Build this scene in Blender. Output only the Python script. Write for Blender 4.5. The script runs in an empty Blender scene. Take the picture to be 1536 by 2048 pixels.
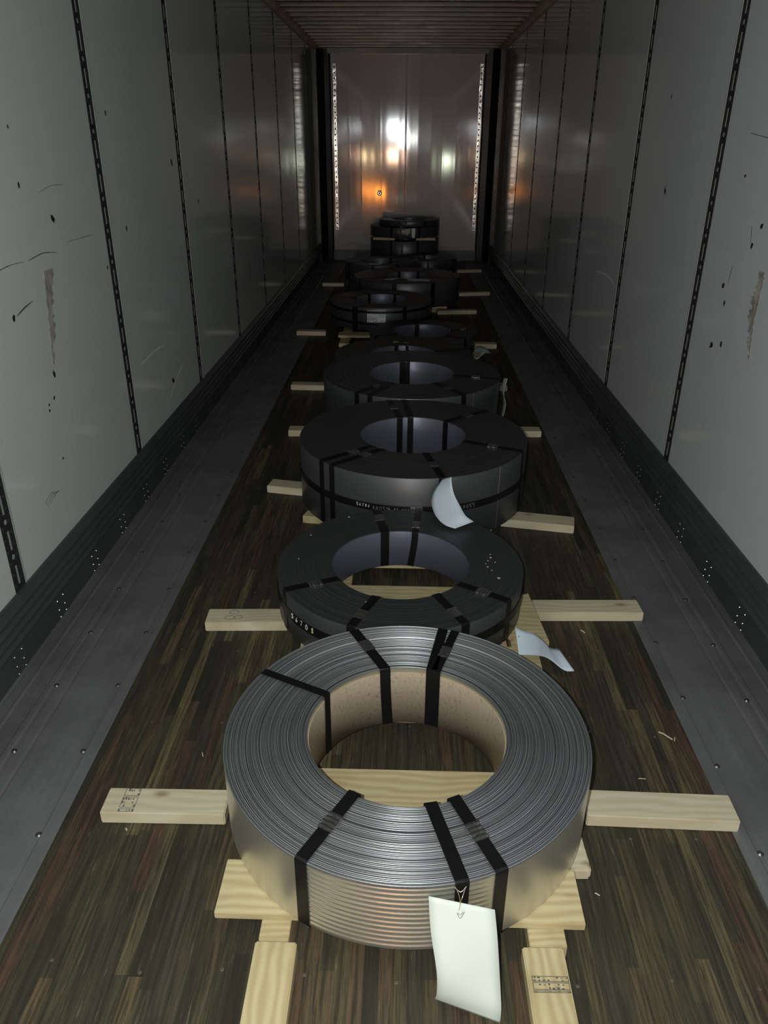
import bpy, bmesh, math, random
from mathutils import Vector, Matrix
random.seed(7)
SC = bpy.context.scene
COL = SC.collection
PI = math.pi

# ------------------------------------------------------------------ camera
cam_d = bpy.data.cameras.new('camera')
cam_d.sensor_fit = 'VERTICAL'; cam_d.sensor_height = 24.0
cam_d.lens = 1527.2 / 2048 * 24.0
cam_d.clip_start = 0.01; cam_d.clip_end = 200
cam = bpy.data.objects.new('camera', cam_d); COL.objects.link(cam)
r_ = Vector((0.999608, 0.027546, 0.004936)); f_ = Vector((-0.022636, 0.899604, -0.43612)); u_ = r_.cross(f_)
M = Matrix((( r_.x, u_.x, -f_.x, 0.0015), (r_.y, u_.y, -f_.y, 0.0), (r_.z, u_.z, -f_.z, 1.5847), (0, 0, 0, 1)))
cam.matrix_world = M
SC.camera = cam
SC.view_settings.view_transform = 'Standard'
SC.view_settings.look = 'None'
SC.view_settings.exposure = 0.0
SC.view_settings.gamma = 1.0
SC.view_settings.use_curve_mapping = False

# ------------------------------------------------------------------ night sky, flash, dock and yard lamps
w = bpy.data.worlds.new('night'); SC.world = w; w.use_nodes = True
w.node_tree.nodes['Background'].inputs[0].default_value = (0.60, 0.54, 0.52, 1)
w.node_tree.nodes['Background'].inputs[1].default_value = 0.19

def lamp(name, loc, power, size, color, kind='POINT', rot=None, size_y=None):
    d = bpy.data.lights.new(name, kind); d.energy = power; d.color = color
    if kind == 'AREA':
        d.shape = 'RECTANGLE'; d.size = size; d.size_y = size_y or size
    else:
        d.shadow_soft_size = size
    o = bpy.data.objects.new(name, d); o.location = loc
    if rot: o.rotation_euler = rot
    COL.objects.link(o); return o

lamp('phone_flash', (-0.06, 0.0, 1.60), 128.0, 0.006, (0.97, 1.0, 0.94))
lamp('yard_floodlight', (-0.44, -10, 1.98), 330.0, 0.22, (0.92, 0.96, 1.0))
lamp('yard_floodlight', (-2.35, -10, 2.2), 60.0, 0.08, (0.92, 0.96, 1.0))
lamp('sodium_lamp', (-1.68, -10, -0.22), 80.0, 0.11, (1.0, 0.30, 0.04))
lamp('sodium_lamp', (-1.14, -10, -0.33), 120.0, 0.12, (1.0, 0.30, 0.04))
lamp('warm_yard_lamp', (-0.52, -10, 0.99), 190.0, 0.18, (1.0, 0.60, 0.40))
lamp('warm_yard_lamp', (-1.70, -10, 0.93), 90.0, 0.13, (1.0, 0.70, 0.36))
lamp('pale_yard_lamp', (1.68, -10, 0.77), 130.0, 0.2, (0.90, 1.0, 0.75))

# ------------------------------------------------------------------ material helpers
def mat(name, color=(.5, .5, .5), rough=.5, metal=0.0, spec=.5):
    m = bpy.data.materials.new(name); m.use_nodes = True
    b = m.node_tree.nodes['Principled BSDF']
    b.inputs['Base Color'].default_value = (*color, 1)
    b.inputs['Roughness'].default_value = rough
    b.inputs['Metallic'].default_value = metal
    b.inputs['Specular IOR Level'].default_value = spec
    return m
class NT:
    def __init__(s, m): s.t = m.node_tree; s.n = s.t.nodes; s.l = s.t.links; s.b = s.n['Principled BSDF']
    def new(s, kind, **kw):
        n = s.n.new(kind)
        for k, v in kw.items(): setattr(n, k, v)
        return n
    def setv(s, sock, v):
        if hasattr(v, 'links') or hasattr(v, 'is_output'): s.l.new(v, sock)
        else: sock.default_value = v
    def math(s, op, a, b=None, c=None, clamp=False):
        n = s.new('ShaderNodeMath', operation=op, use_clamp=clamp)
        s.setv(n.inputs[0], a)
        if b is not None: s.setv(n.inputs[1], b)
        if c is not None: s.setv(n.inputs[2], c)
        return n.outputs[0]
    def coord(s, which='Object'): return s.new('ShaderNodeTexCoord').outputs[which]
    def sep(s, v):
        n = s.new('ShaderNodeSeparateXYZ'); s.l.new(v, n.inputs[0]); return n.outputs
    def comb(s, x, y, z):
        n = s.new('ShaderNodeCombineXYZ')
        for i, v in enumerate((x, y, z)): s.setv(n.inputs[i], v)
        return n.outputs[0]
    def mapping(s, v, scale=(1, 1, 1), loc=(0, 0, 0)):
        n = s.new('ShaderNodeMapping'); s.l.new(v, n.inputs[0]); n.inputs['Scale'].default_value = scale; s.setv(n.inputs['Location'], loc); return n.outputs[0]
    def noise(s, v, scale=5, detail=4, rough=.55, dist=0.0, dim='3D'):
        n = s.new('ShaderNodeTexNoise', noise_dimensions=dim)
        if dim == '1D': s.setv(n.inputs['W'], v)
        else: s.l.new(v, n.inputs['Vector'])
        n.inputs['Scale'].default_value = scale; n.inputs['Detail'].default_value = detail
        n.inputs['Roughness'].default_value = rough; n.inputs['Distortion'].default_value = dist
        return n.outputs[0]
    def ramp(s, v, stops, mode='LINEAR'):
        n = s.new('ShaderNodeValToRGB'); cr = n.color_ramp; cr.interpolation = mode
        while len(cr.elements) < len(stops): cr.elements.new(0.5)
        for e, (p, c) in zip(cr.elements, stops): e.position = p; e.color = (*c, 1)
        s.l.new(v, n.inputs[0]); return n.outputs[0]
    def mix(s, f, a, b, mode='MIX'):
        n = s.new('ShaderNodeMix', data_type='RGBA', blend_type=mode)
        s.setv(n.inputs[0], f)
        for i, v in ((6, a), (7, b)):
            if isinstance(v, tuple): n.inputs[i].default_value = (*v, 1)
            else: s.l.new(v, n.inputs[i])
        return n.outputs[2]
    def bump(s, h, strength=.3, dist=.002):
        n = s.new('ShaderNodeBump'); n.inputs['Strength'].default_value = strength; n.inputs['Distance'].default_value = dist
        s.l.new(h, n.inputs['Height']); s.l.new(n.outputs[0], s.b.inputs['Normal'])
    def base(s, c): s.l.new(c, s.b.inputs['Base Color'])
    def roughness(s, v): s.l.new(v, s.b.inputs['Roughness'])

MT = {}
# laminated hardwood floor strips running lengthwise
m = mat('hardwood_floor', rough=.5, spec=.25); t = NT(m)
x, y, z = t.sep(t.coord())
cx = t.math('FLOOR', t.math('DIVIDE', x, .031))
wn = t.new('ShaderNodeTexWhiteNoise', noise_dimensions='1D'); t.l.new(cx, wn.inputs['W'])
cy = t.math('FLOOR', t.math('ADD', t.math('DIVIDE', y, .50), t.math('MULTIPLY', wn.outputs[0], 9.0)))
wn2 = t.new('ShaderNodeTexWhiteNoise', noise_dimensions='2D'); t.l.new(t.comb(cx, cy, 0.0), wn2.inputs['Vector'])
c1 = t.ramp(wn2.outputs[0], [(0, (.030, .029, .020)), (.2, (.066, .058, .034)), (.4, (.055, .048, .034)), (.6, (.096, .080, .044)), (.78, (.094, .052, .036)), (.92, (.165, .138, .070)), (1, (.045, .045, .036))])
st = t.noise(t.mapping(t.coord(), (110, 4.5, 1)), 1, 8, .72, .3)
c2 = t.mix(t.math('MULTIPLY', t.ramp(st, [(.40, (0, 0, 0)), (.60, (1, 1, 1))]), .85), c1, (.022, .020, .015))
bl = t.noise(t.mapping(t.coord(), (9.0, 1.1, 1)), 1, 6, .65)
c3 = t.mix(t.math('MULTIPLY', t.ramp(bl, [(.5, (0, 0, 0)), (.72, (1, 1, 1))]), .6), c2, (.030, .027, .020))
fr = t.math('FRACT', t.math('DIVIDE', x, .031))
gap = t.math('LESS_THAN', t.math('ABSOLUTE', t.math('SUBTRACT', fr, .5)), .465)
c4 = t.mix(t.math('MULTIPLY_ADD', gap, .3, .7), (.015, .014, .011), c3)
sc = t.noise(t.mapping(t.coord(), (160, 9, 1)), 1, 3, .6)
c5 = t.mix(t.math('MULTIPLY', t.ramp(sc, [(.64, (0, 0, 0)), (.72, (1, 1, 1))]), .5), c4, (.18, .165, .11))
t.base(c5); t.roughness(t.math('MULTIPLY_ADD', st, .25, .42)); t.bump(t.math('ADD', st, gap), .35, .0012)
MT['floor'] = m

def metal_grey(name, col, rough, metal=.6, sx=60, sy=1.5, amt=.5, spec=.4):
    m = mat(name, col, rough, metal, spec); t = NT(m)
    n1 = t.noise(t.mapping(t.coord(), (sx, sy, sx)), 1, 5, .6)
    n2 = t.noise(t.coord(), 3.0, 5, .65)
    dark = tuple(c * .55 for c in col); lite = tuple(min(1, c * 1.35) for c in col)
    c = t.mix(t.math('MULTIPLY', t.ramp(n1, [(.35, (0, 0, 0)), (.7, (1, 1, 1))]), amt), col, lite)
    c = t.mix(t.math('MULTIPLY', t.ramp(n2, [(.4, (0, 0, 0)), (.7, (1, 1, 1))]), amt), c, dark)
    t.base(c); t.roughness(t.math('MULTIPLY_ADD', n2, .25, rough - .1)); t.bump(n1, .12, .001)
    return m
MT['strip'] = metal_grey('weathered_aluminium_floor_plate', (.165, .168, .175), .5, .35, amt=.65)
MT['scuff'] = metal_grey('dark_scuff_band', (.068, .080, .080), .42, .35)
MT['rivet'] = mat('bright_rivet', (.55, .57, .54), .3, .9)
MT['post'] = mat('dark_slotted_post', (.022, .024, .024), .65, 0, .2)
MT['slot'] = mat('pale_slot', (.40, .42, .40), .4, .4)
MT['post_edge'] = mat('panel_edge', (.36, .39, .38), .35, .3)
MT['corner'] = metal_grey('dark_corner_post', (.020, .020, .021), .32, .6)
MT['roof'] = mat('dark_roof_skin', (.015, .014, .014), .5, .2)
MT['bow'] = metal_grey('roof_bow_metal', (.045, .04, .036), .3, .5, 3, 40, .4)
MT['rail'] = metal_grey('dusty_roof_rail', (.60, .44, .30), .5, .0, 8, 3, .9)

# glossy white plate wall liner
def wall_mat(name, col, rough, bstr=.05):
    m = mat(name, col, rough, 0, .75); t = NT(m)
    n1 = t.noise(t.coord(), 1.3, 5, .6); n2 = t.noise(t.coord(), 22, 4, .7); n3 = t.noise(t.mapping(t.coord(), (1, 2, 60)), 1, 3, .5)
    c = t.mix(t.math('MULTIPLY', n1, .35), col, tuple(v * .72 for v in col))
    c = t.mix(t.math('MULTIPLY', t.ramp(n2, [(.60, (0, 0, 0)), (.75, (1, 1, 1))]), .22), c, tuple(v * .6 for v in col))
    t.base(c); t.roughness(t.math('MULTIPLY_ADD', n1, .08, rough - .04)); t.bump(t.math('ADD', t.math('MULTIPLY', n3, .5), n1), bstr, .002)
    return m
MT['wall'] = wall_mat('white_wall_liner', (.58, .62, .60), .09)
MT['wall_r'] = wall_mat('white_wall_liner_right', (.57, .60, .63), .09)
MT['back'] = wall_mat('front_bulkhead_liner', (.48, .43, .415), .08, .004)
m = mat('galvanised_strip', (.55, .56, .54), .22, .9); t = NT(m); t.bump(t.noise(t.mapping(t.coord(), (6, 6, 5)), 1, 4, .6), .7, .012); MT['galv'] = m
MT['hole'] = mat('black_hole', (.008, .008, .008), .6)
MT['scratch'] = mat('dark_scratch', (.09, .11, .11), .6)
MT['scratch_light'] = mat('pale_scratch', (.62, .66, .64), .5)
m = mat('torn_tape_residue', (.30, .28, .26), .8); t = NT(m)
n1 = t.noise(t.mapping(t.coord(), (1, 30, 14)), 1, 5, .7)
t.base(t.ramp(n1, [(.35, (.12, .12, .115)), (.5, (.30, .275, .255)), (.65, (.40, .38, .355))])); MT['tape'] = m

# slit-steel coils
def steel_mat(name, col, rough, lap, contrast, metal=1.0, bstr=.35, aniso=.6):
    m = mat(name, col, rough, metal); t = NT(m)
    x, y, z = t.sep(t.coord())
    rr = t.math('SQRT', t.math('ADD', t.math('MULTIPLY', x, x), t.math('MULTIPLY', y, y)))
    nr = t.noise(t.math('MULTIPLY', rr, lap), 1, 3, .6, dim='1D')
    nb = t.noise(t.coord(), 7, 5, .6)
    dark = tuple(c * (1 - contrast) for c in col)
    c = t.mix(t.ramp(nr, [(.38, (0, 0, 0)), (.62, (1, 1, 1))]), dark, col)
    c = t.mix(t.math('MULTIPLY', nb, .35), c, tuple(v * .6 for v in col))
    t.base(c); t.roughness(t.math('MULTIPLY_ADD', nb, .14, rough - .07)); t.bump(nr, bstr, .0012)
    return m
MT['bright_face'] = steel_mat('bright_slit_edges', (.47, .49, .52), .38, 330, .75, metal=.8, bstr=.5)
MT['dark_face'] = steel_mat('oiled_dark_slit_edges', (.052, .054, .058), .45, 420, .16, .30, .10)
def band_mat(name, col, rough, metal=1.0, ridge=0.0):
    m = mat(name, col, rough, metal); t = NT(m)
    nb = t.noise(t.coord(), 5, 5, .6); nz = t.noise(t.mapping(t.coord(), (1.5, 1.5, 90)), 1, 3, .5)
    t.base(t.mix(t.math('MULTIPLY', nb, .5), col, tuple(v * .62 for v in col)))
    t.roughness(t.math('MULTIPLY_ADD', nb, .16, rough - .08)); t.bump(nz, .10 + ridge, .001)
    return m
MT['bright_side'] = band_mat('bright_outer_wrap', (.74, .73, .66), .34, .88)
MT['dark_side'] = band_mat('dark_oiled_outer_wrap', (.085, .088, .098), .38, .45)
MT['dark_bore'] = band_mat('dark_oiled_inner_wrap', (.14, .145, .19), .40, .35)
MT['strap'] = mat('black_steel_strap', (.006, .006, .007), .4, 0, .3)
m = mat('crimped_seal', (.30, .30, .30), .25, .9); t = NT(m); t.bump(t.noise(t.coord(), 120, 3, .6), .6, .003); MT['seal'] = m
m = mat('brown_core_board', (.36, .28, .20), .75); t = NT(m)
n1 = t.noise(t.mapping(t.coord(), (1, 1, .6)), 150, 3, .6); n2 = t.noise(t.coord(), 4, 4, .5)
c = t.ramp(n1, [(.30, (.20, .145, .10)), (.38, (.44, .355, .265)), (.7, (.50, .41, .315))])
t.base(t.mix(t.math('MULTIPLY', n2, .3), c, (.26, .19, .13))); MT['core'] = m
MT['core_edge'] = mat('core_board_edge', (.46, .38, .24), .7)
MT['chalk'] = mat('white_paint_pen', (.80, .80, .76), .6)
MT['pen_yellow'] = mat('yellow_paint_pen', (.78, .76, .30), .6)
MT['ghost'] = mat('grey_print', (.18, .18, .18), .6)
MT['smudge'] = mat('pale_drip', (.52, .52, .48), .6)

# softwood lumber, grain along local X
def lumber(name, base, dark, seed):
    m = mat(name, base, .62, 0, .3); t = NT(m)
    oi = t.new('ShaderNodeObjectInfo').outputs['Random']
    off = t.comb(t.math('MULTIPLY', oi, 37.0), t.math('MULTIPLY', oi, 11.0), seed)
    co = t.new('ShaderNodeVectorMath', operation='ADD'); t.l.new(t.coord(), co.inputs[0]); t.l.new(off, co.inputs[1]); v = co.outputs[0]
    wv = t.new('ShaderNodeTexWave', wave_type='BANDS', bands_direction='Y', wave_profile='SIN'); t.l.new(t.mapping(v, (.35, 1, 1.0)), wv.inputs[0])
    wv.inputs['Scale'].default_value = 13; wv.inputs['Distortion'].default_value = 9; wv.inputs['Detail'].default_value = 2; wv.inputs['Detail Scale'].default_value = .8
    n1 = t.noise(t.mapping(v, (3, 90, 90)), 1, 4, .6); n2 = t.noise(v, 7, 4, .6)
    vo = t.new('ShaderNodeTexVoronoi', feature='F1'); t.l.new(t.mapping(v, (4.5, 10, 10)), vo.inputs[0]); vo.inputs['Scale'].default_value = 1.0
    kn = t.ramp(vo.outputs[0], [(.05, (1, 1, 1)), (.14, (0, 0, 0))])
    c = t.mix(t.math('MULTIPLY', wv.outputs[1], .75), base, dark)
    c = t.mix(t.math('MULTIPLY', n1, .35), c, tuple(q * .75 for q in base))
    c = t.mix(t.math('MULTIPLY', t.ramp(n2, [(.5, (0, 0, 0)), (.7, (1, 1, 1))]), .35), c, tuple(q * .72 for q in dark))
    c = t.mix(t.math('MULTIPLY', kn, .7), c, (.20, .11, .05))
    t.base(c); t.bump(n1, .25, .001); return m
MT['pine'] = lumber('pale_pine', (.60, .55, .41), (.50, .42, .28), 1.0)
MT['spruce'] = lumber('yellow_pine', (.56, .48, .29), (.40, .30, .15), 5.0)
MT['ink'] = mat('stamp_ink', (.10, .09, .085), .7)
MT['paper'] = mat('white_tag_card', (.60, .66, .62), .6)
MT['paper_b'] = mat('bluish_tag_card', (.52, .60, .70), .6)
MT['label'] = mat('white_label', (.66, .68, .70), .5)
MT['label_ink'] = mat('label_print', (.09, .09, .09), .6)
MT['tan'] = mat('tan_card', (.45, .40, .24), .6)
MT['wire'] = mat('bright_tie_wire', (.85, .85, .85), .25, 1.0)
MT['chipwood'] = mat('fresh_wood_splinter', (.62, .55, .40), .6)

# ------------------------------------------------------------------ mesh helpers
def link(name, bm, m, parent=None, smooth=False, loc=None):
    me = bpy.data.meshes.new(name)
    bmesh.ops.recalc_face_normals(bm, faces=bm.faces[:])
    bm.to_mesh(me); bm.free()
    for mm in (m if isinstance(m, (list, tuple)) else [m]): me.materials.append(mm)
    if smooth:
        for p in me.polygons: p.use_smooth = True
    o = bpy.data.objects.new(name, me); COL.objects.link(o)
    if parent: o.parent = parent
    if loc: o.location = loc
    return o
def tag(o, label=None, cat=None, group=None, kind=None):
    if label: o['label'] = label
    if cat: o['category'] = cat
    if group: o['group'] = group
    if kind: o['kind'] = kind
    return o
def empty(name, loc, rz=0.0):
    o = bpy.data.objects.new(name, None); o.empty_display_size = .05; o.location = loc; o.rotation_euler = (0, 0, rz); COL.objects.link(o); return o
def box(bm, x0, x1, y0, y1, z0, z1, mi=0, bev=0.0):
    vs = [bm.verts.new((x, y, z)) for x in (x0, x1) for y in (y0, y1) for z in (z0, z1)]
    fs = [bm.faces.new([vs[i] for i in q]) for q in ((0, 1, 3, 2), (4, 6, 7, 5), (0, 4, 5, 1), (2, 3, 7, 6), (0, 2, 6, 4), (1, 5, 7, 3))]
    for f in fs: f.material_index = mi
    if bev:
        es = set(e for f in fs for e in f.edges)
        bmesh.ops.bevel(bm, geom=list(es), offset=bev, segments=2, affect='EDGES')
def disc(bm, c, ax1, ax2, r, n, h, seg=8, mi=0):
    c, ax1, ax2, n = map(Vector, (c, ax1, ax2, n))
    a = [bm.verts.new(c + (ax1 * math.cos(k * 2 * PI / seg) + ax2 * math.sin(k * 2 * PI / seg)) * r) for k in range(seg)]
    b = [bm.verts.new(c + n * h + (ax1 * math.cos(k * 2 * PI / seg) + ax2 * math.sin(k * 2 * PI / seg)) * r * .6) for k in range(seg)]
    for k in range(seg):
        f = bm.faces.new((a[k], a[(k + 1) % seg], b[(k + 1) % seg], b[k])); f.material_index = mi
    f = bm.faces.new(b); f.material_index = mi
def lathe(bm, prof, seg=192, mi=0, closed=True):
    rings = []
    for r, z in prof:
        rings.append([bm.verts.new((r * math.cos(2 * PI * k / seg), r * math.sin(2 * PI * k / seg), z)) for k in range(seg)])
    n = len(prof)
    for i in range(n if closed else n - 1):
        a, b = rings[i], rings[(i + 1) % n]
        for k in range(seg):
            f = bm.faces.new((a[k], a[(k + 1) % seg], b[(k + 1) % seg], b[k])); f.material_index = mi; f.smooth = True
def extrude_y(bm, prof, y0, y1, closed=True, ny=1, mi=0):
    rows = [[bm.verts.new((x, y0 + (y1 - y0) * j / ny, z)) for x, z in prof] for j in range(ny + 1)]
    n = len(prof)
    for j in range(ny):
        for i in range(n if closed else n - 1):
            f = bm.faces.new((rows[j][i], rows[j][(i + 1) % n], rows[j + 1][(i + 1) % n], rows[j + 1][i])); f.material_index = mi
    if closed:
        bm.faces.new(rows[0]); bm.faces.new(rows[-1][::-1])
def tube(bm, pts, r, seg=6, mi=0):
    pts = [Vector(p) for p in pts]; rings = []
    for i, p in enumerate(pts):
        d = (pts[min(i + 1, len(pts) - 1)] - pts[max(i - 1, 0)]).normalized()
        a = d.orthogonal().normalized() if i == 0 else (pa - d * pa.dot(d)).normalized(); pa = a
        b = d.cross(a)
        rings.append([bm.verts.new(p + (a * math.cos(2 * PI * k / seg) + b * math.sin(2 * PI * k / seg)) * r) for k in range(seg)])
    for A, B in zip(rings, rings[1:]):
        for k in range(seg): f = bm.faces.new((A[k], A[(k + 1) % seg], B[(k + 1) % seg], B[k])); f.material_index = mi
    bm.faces.new(rings[0][::-1]); bm.faces.new(rings[-1])
def slab(bm, L, Rr, thick=.0006, mi=0):
    """sheet ruled between two polylines, with real thickness"""
    n = len(L); k = 6
    P = [[Vector(L[i]).lerp(Vector(Rr[i]), j / k) for j in range(k + 1)] for i in range(n)]
    def nrm(i, j):
        a = P[min(i + 1, n - 1)][j] - P[max(i - 1, 0)][j]; b = P[i][min(j + 1, k)] - P[i][max(j - 1, 0)]
        return a.cross(b).normalized()
    A = [[bm.verts.new(P[i][j]) for j in range(k + 1)] for i in range(n)]
    B = [[bm.verts.new(P[i][j] + nrm(i, j) * thick) for j in range(k + 1)] for i in range(n)]
    for i in range(n - 1):
        for j in range(k):
            bm.faces.new((A[i][j], A[i][j + 1], A[i + 1][j + 1], A[i + 1][j])); bm.faces.new((B[i][j], B[i + 1][j], B[i + 1][j + 1], B[i][j + 1]))
        bm.faces.new((A[i][0], A[i + 1][0], B[i + 1][0], B[i][0])); bm.faces.new((A[i][k], B[i][k], B[i + 1][k], A[i + 1][k]))
    for j in range(k):
        bm.faces.new((A[0][j], B[0][j], B[0][j + 1], A[0][j + 1])); bm.faces.new((A[n - 1][j], A[n - 1][j + 1], B[n - 1][j + 1], B[n - 1][j]))
def smooth_poly(P, sub=4):
    P = [Vector(p) for p in P]; out = []
    for i in range(len(P) - 1):
        p0, p1, p2, p3 = P[max(i - 1, 0)], P[i], P[i + 1], P[min(i + 2, len(P) - 1)]
        for s in range(sub):
            u = s / sub
            out.append(.5 * ((2 * p1) + (p2 - p0) * u + (2 * p0 - 5 * p1 + 4 * p2 - p3) * u * u + (3 * p1 - p0 - 3 * p2 + p3) * u ** 3))
    out.append(P[-1]); return out

# ------------------------------------------------------------------ the trailer body
XL, XR, YB, YF, ZS, ZT = -1.2546, 1.2428, 11.87, -0.6, 0.2476, 2.72
WL, WR = -0.8587, 0.8604
bm = bmesh.new(); box(bm, WL - .02, WR + .02, YF, YB, -.03, 0.0)
floor = tag(link('floor', bm, MT['floor']), kind='structure')
bm = bmesh.new()
for k in range(32):
    yy = -0.5 + k * .3805
    for j in range(9):
        xx = WL + .12 + j * .19
        disc(bm, (xx + random.uniform(-.02, .02), yy + random.uniform(-.015, .015), 0), (1, 0, 0), (0, 1, 0), .0045, (0, 0, 1), .0006, 8)
tag(link('screw_head', bm, mat('worn_screw_head', (.12, .11, .09), .5, .4), floor), kind='stuff')

# side floor plates: raised ribs and rivets
def side_plate(name, s, xw, xe):
    # xe = edge against the hardwood, xw = wall
    W = abs(xw - xe)
    f = lambda d, z: (xe + s * d, z)
    prof = [f(0, -.03), f(0, .0015), f(.008, .003), f(.036, .003), f(.040, .0012), f(.050, .0012), f(.054, .003), f(.195, .003), f(.199, .0015),
            f(.203, .003), f(.207, .0065), f(.232, .0065), f(.236, .0005), f(.250, .0005), f(.254, .0055), f(.268, .0055), f(.272, .003),
            f(.325, .003), f(.329, .0055), f(.336, .0055), f(.340, .003), f(.372, .003), f(.374, .0015), f(.376, .003), f(W, .003), f(W, -.03)]
    bm = bmesh.new(); extrude_y(bm, prof, YF, YB)
    o = tag(link(name, bm, MT['strip']), kind='structure')
    bm = bmesh.new()
    for k in range(42):
        yy = -.41 + k * .295
        disc(bm, (xe + s * .045, yy, .0012), (1, 0, 0), (0, 1, 0), .009, (0, 0, 1), .004, 10)
        disc(bm, (xe + s * .243, yy - .006, .0005), (1, 0, 0), (0, 1, 0), .009, (0, 0, 1), .005, 10)
    tag(link('floor_rivet', bm, mat('dull_rivet', (.10, .10, .10), .35, .8), o), kind='stuff')
side_plate('trim_1', -1, XL, WL); side_plate('trim_2', 1, XR, WR)

# scuff bands at the foot of the walls
def scuff(name, xw, s):
    f = lambda d, z: (xw + s * d, z)
    prof = [f(-.03, .0), f(.012, .0), f(.012, .100), f(.020, .106)]
    for k in range(4):
        z0 = .108 + k * .034
        for a in range(0, 7): prof.append(f(.018 + .016 * math.sin(PI * a / 6), z0 + .031 * a / 6))
    prof += [f(.014, ZS - .003), f(.010, ZS), f(-.03, ZS)]
    bm = bmesh.new(); extrude_y(bm, prof, YF, YB)
    o = tag(link(name, bm, MT['scuff']), kind='structure')
    bm = bmesh.new()
    n = 0
    for k in range(1, 36):
        y0 = 2.682 + (k - 10) * .3355
        if y0 > YB - .05: break
        for dy in (-.0245, .0245):
            for z in (.076, .038, .008):
                disc(bm, (xw + s * .012, y0 + dy + (.076 - z) * .05, z), (0, 1, 0), (0, 0, 1), .0028, (s, 0, 0), .002, 6)
        disc(bm, (xw + s * .012, y0, ZS - .006), (0, 1, 0), (0, 0, 1), .004, (s, 0, 0), .003, 6)
    tag(link('band_rivet', bm, MT['rivet'], o), kind='stuff')
scuff('baseboard_left', XL, 1); scuff('baseboard_right', XR, -1)

# side walls: panels between dark slotted posts
def side_wall(name, xw, s, wm, posts):
    bm = bmesh.new(); box(bm, min(xw - s * .003, xw - s * .05), max(xw - s * .003, xw - s * .05), YF, YB + .05, 0, ZT)
    o = tag(link(name, bm, MT['corner']), kind='structure')
    edges = [YF] + posts + [YB]
    for i in range(len(edges) - 1):
        a = edges[i] + (.036 if i else 0); b = edges[i + 1] - (.036 if i + 1 < len(edges) - 1 else 0)
        bm = bmesh.new(); box(bm, min(xw - s * .003, xw), max(xw - s * .003, xw), a, b, ZS - .01, ZT - .01)
        # slim bright flange along each vertical edge
        for yy in ((a,) if i and a < 5 else ()):
            box(bm, min(xw, xw + s * .0022), max(xw, xw + s * .0022), yy, yy + .004, ZS, ZT - .01, 1)
        link('wall_panel', bm, [wm, MT['post_edge']], o)
    for p in posts:
        bm = bmesh.new(); box(bm, min(xw - s * .002, xw - s * .0005), max(xw - s * .002, xw - s * .0005), p - .036, p + .036, ZS, ZT - .01, 0)
        x0 = xw - s * .0005
        k = 0; z = ZS + .02
        while z < ZT - .06:
            disc(bm, (x0, p - .022, z), (0, 1, 0), (0, 0, 1), .0075, (s, 0, 0), .0028, 8, 0)
            disc(bm, (x0, p + .022, z + .012), (0, 1, 0), (0, 0, 1), .0075, (s, 0, 0), .0028, 8, 0)
            if k % 3 == 0: box(bm, min(x0, x0 + s * .001), max(x0, x0 + s * .001), p - .0045, p + .0045, z, z + .066, 1)
            if k % 3 == 2: disc(bm, (x0, p, z + .015), (0, 1, 0), (0, 0, 1), .009, (s, 0, 0), .001, 10, 1)
            z += .0417; k += 1
        link('slotted_post', bm, [MT['post'], MT['slot']], o)
    return o
postsL = [-0.28, 0.94, 2.135] + [3.3808 + 1.2192 * k for k in range(7)]
postsR = [-0.28, 0.94, 2.1616] + [3.3808 + 1.2192 * k for k in range(7)]
wallL = side_wall('wall_left', XL, 1, MT['wall'], postsL)
wallR = side_wall('wall_right', XR, -1, MT['wall_r'], postsR)

def hole_mark(parent, xw, s, y, z, r):
    bm = bmesh.new(); rnd = random.Random(int(y * 1000 + z * 77))
    n = 11; c = Vector((xw + s * .0006, y, z)); a = rnd.uniform(0, PI)
    vs = []
    for k in range(n):
        q = 2 * PI * k / n; rr = r * rnd.uniform(.65, 1.25); e = 1.0 if rnd.random() < .8 else 1.5
        u, v = rr * e * math.cos(q), rr * .75 * math.sin(q)
        vs.append((u * math.cos(a) - v * math.sin(a), u * math.sin(a) + v * math.cos(a)))
    A = [bm.verts.new(c + Vector((0, p, q))) for p, q in vs]; B = [bm.verts.new(c + Vector((-s * .0006, p, q))) for p, q in vs]
    bm.faces.new(A)
    for k in range(n): bm.faces.new((A[k], A[(k + 1) % n], B[(k + 1) % n], B[k]))
    link('puncture_mark', bm, MT['hole'], parent)
for y, z, r in ((2.653, 1.622, .004), (2.653, 1.453, .006), (2.865, 1.334, .010), (2.447, 1.068, .008), (2.654, .826, .008), (2.572, .738, .004), (2.568, .718, .004), (2.62, .749, .005), (4.03, .41, .012), (2.601, .524, .004), (3.544, 1.687, .006), (4.449, 1.48, .012), (3.613, 1.231, .007), (3.315, 1.102, .006), (4.934, 1.258, .008)):
    hole_mark(wallL, XL, 1, y, z, r * 1.5)
for y, z, r in ((4.009, 1.379, .010), (3.102, 1.087, .008), (3.06, 1.028, .006), (3.108, .852, .010), (3.013, .879, .008), (3.094, 1.479, .005), (2.868, 1.326, .007), (2.917, 1.255, .007), (4.129, 1.784, .006)):
    hole_mark(wallR, XR, -1, y, z, r * 1.5)
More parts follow.
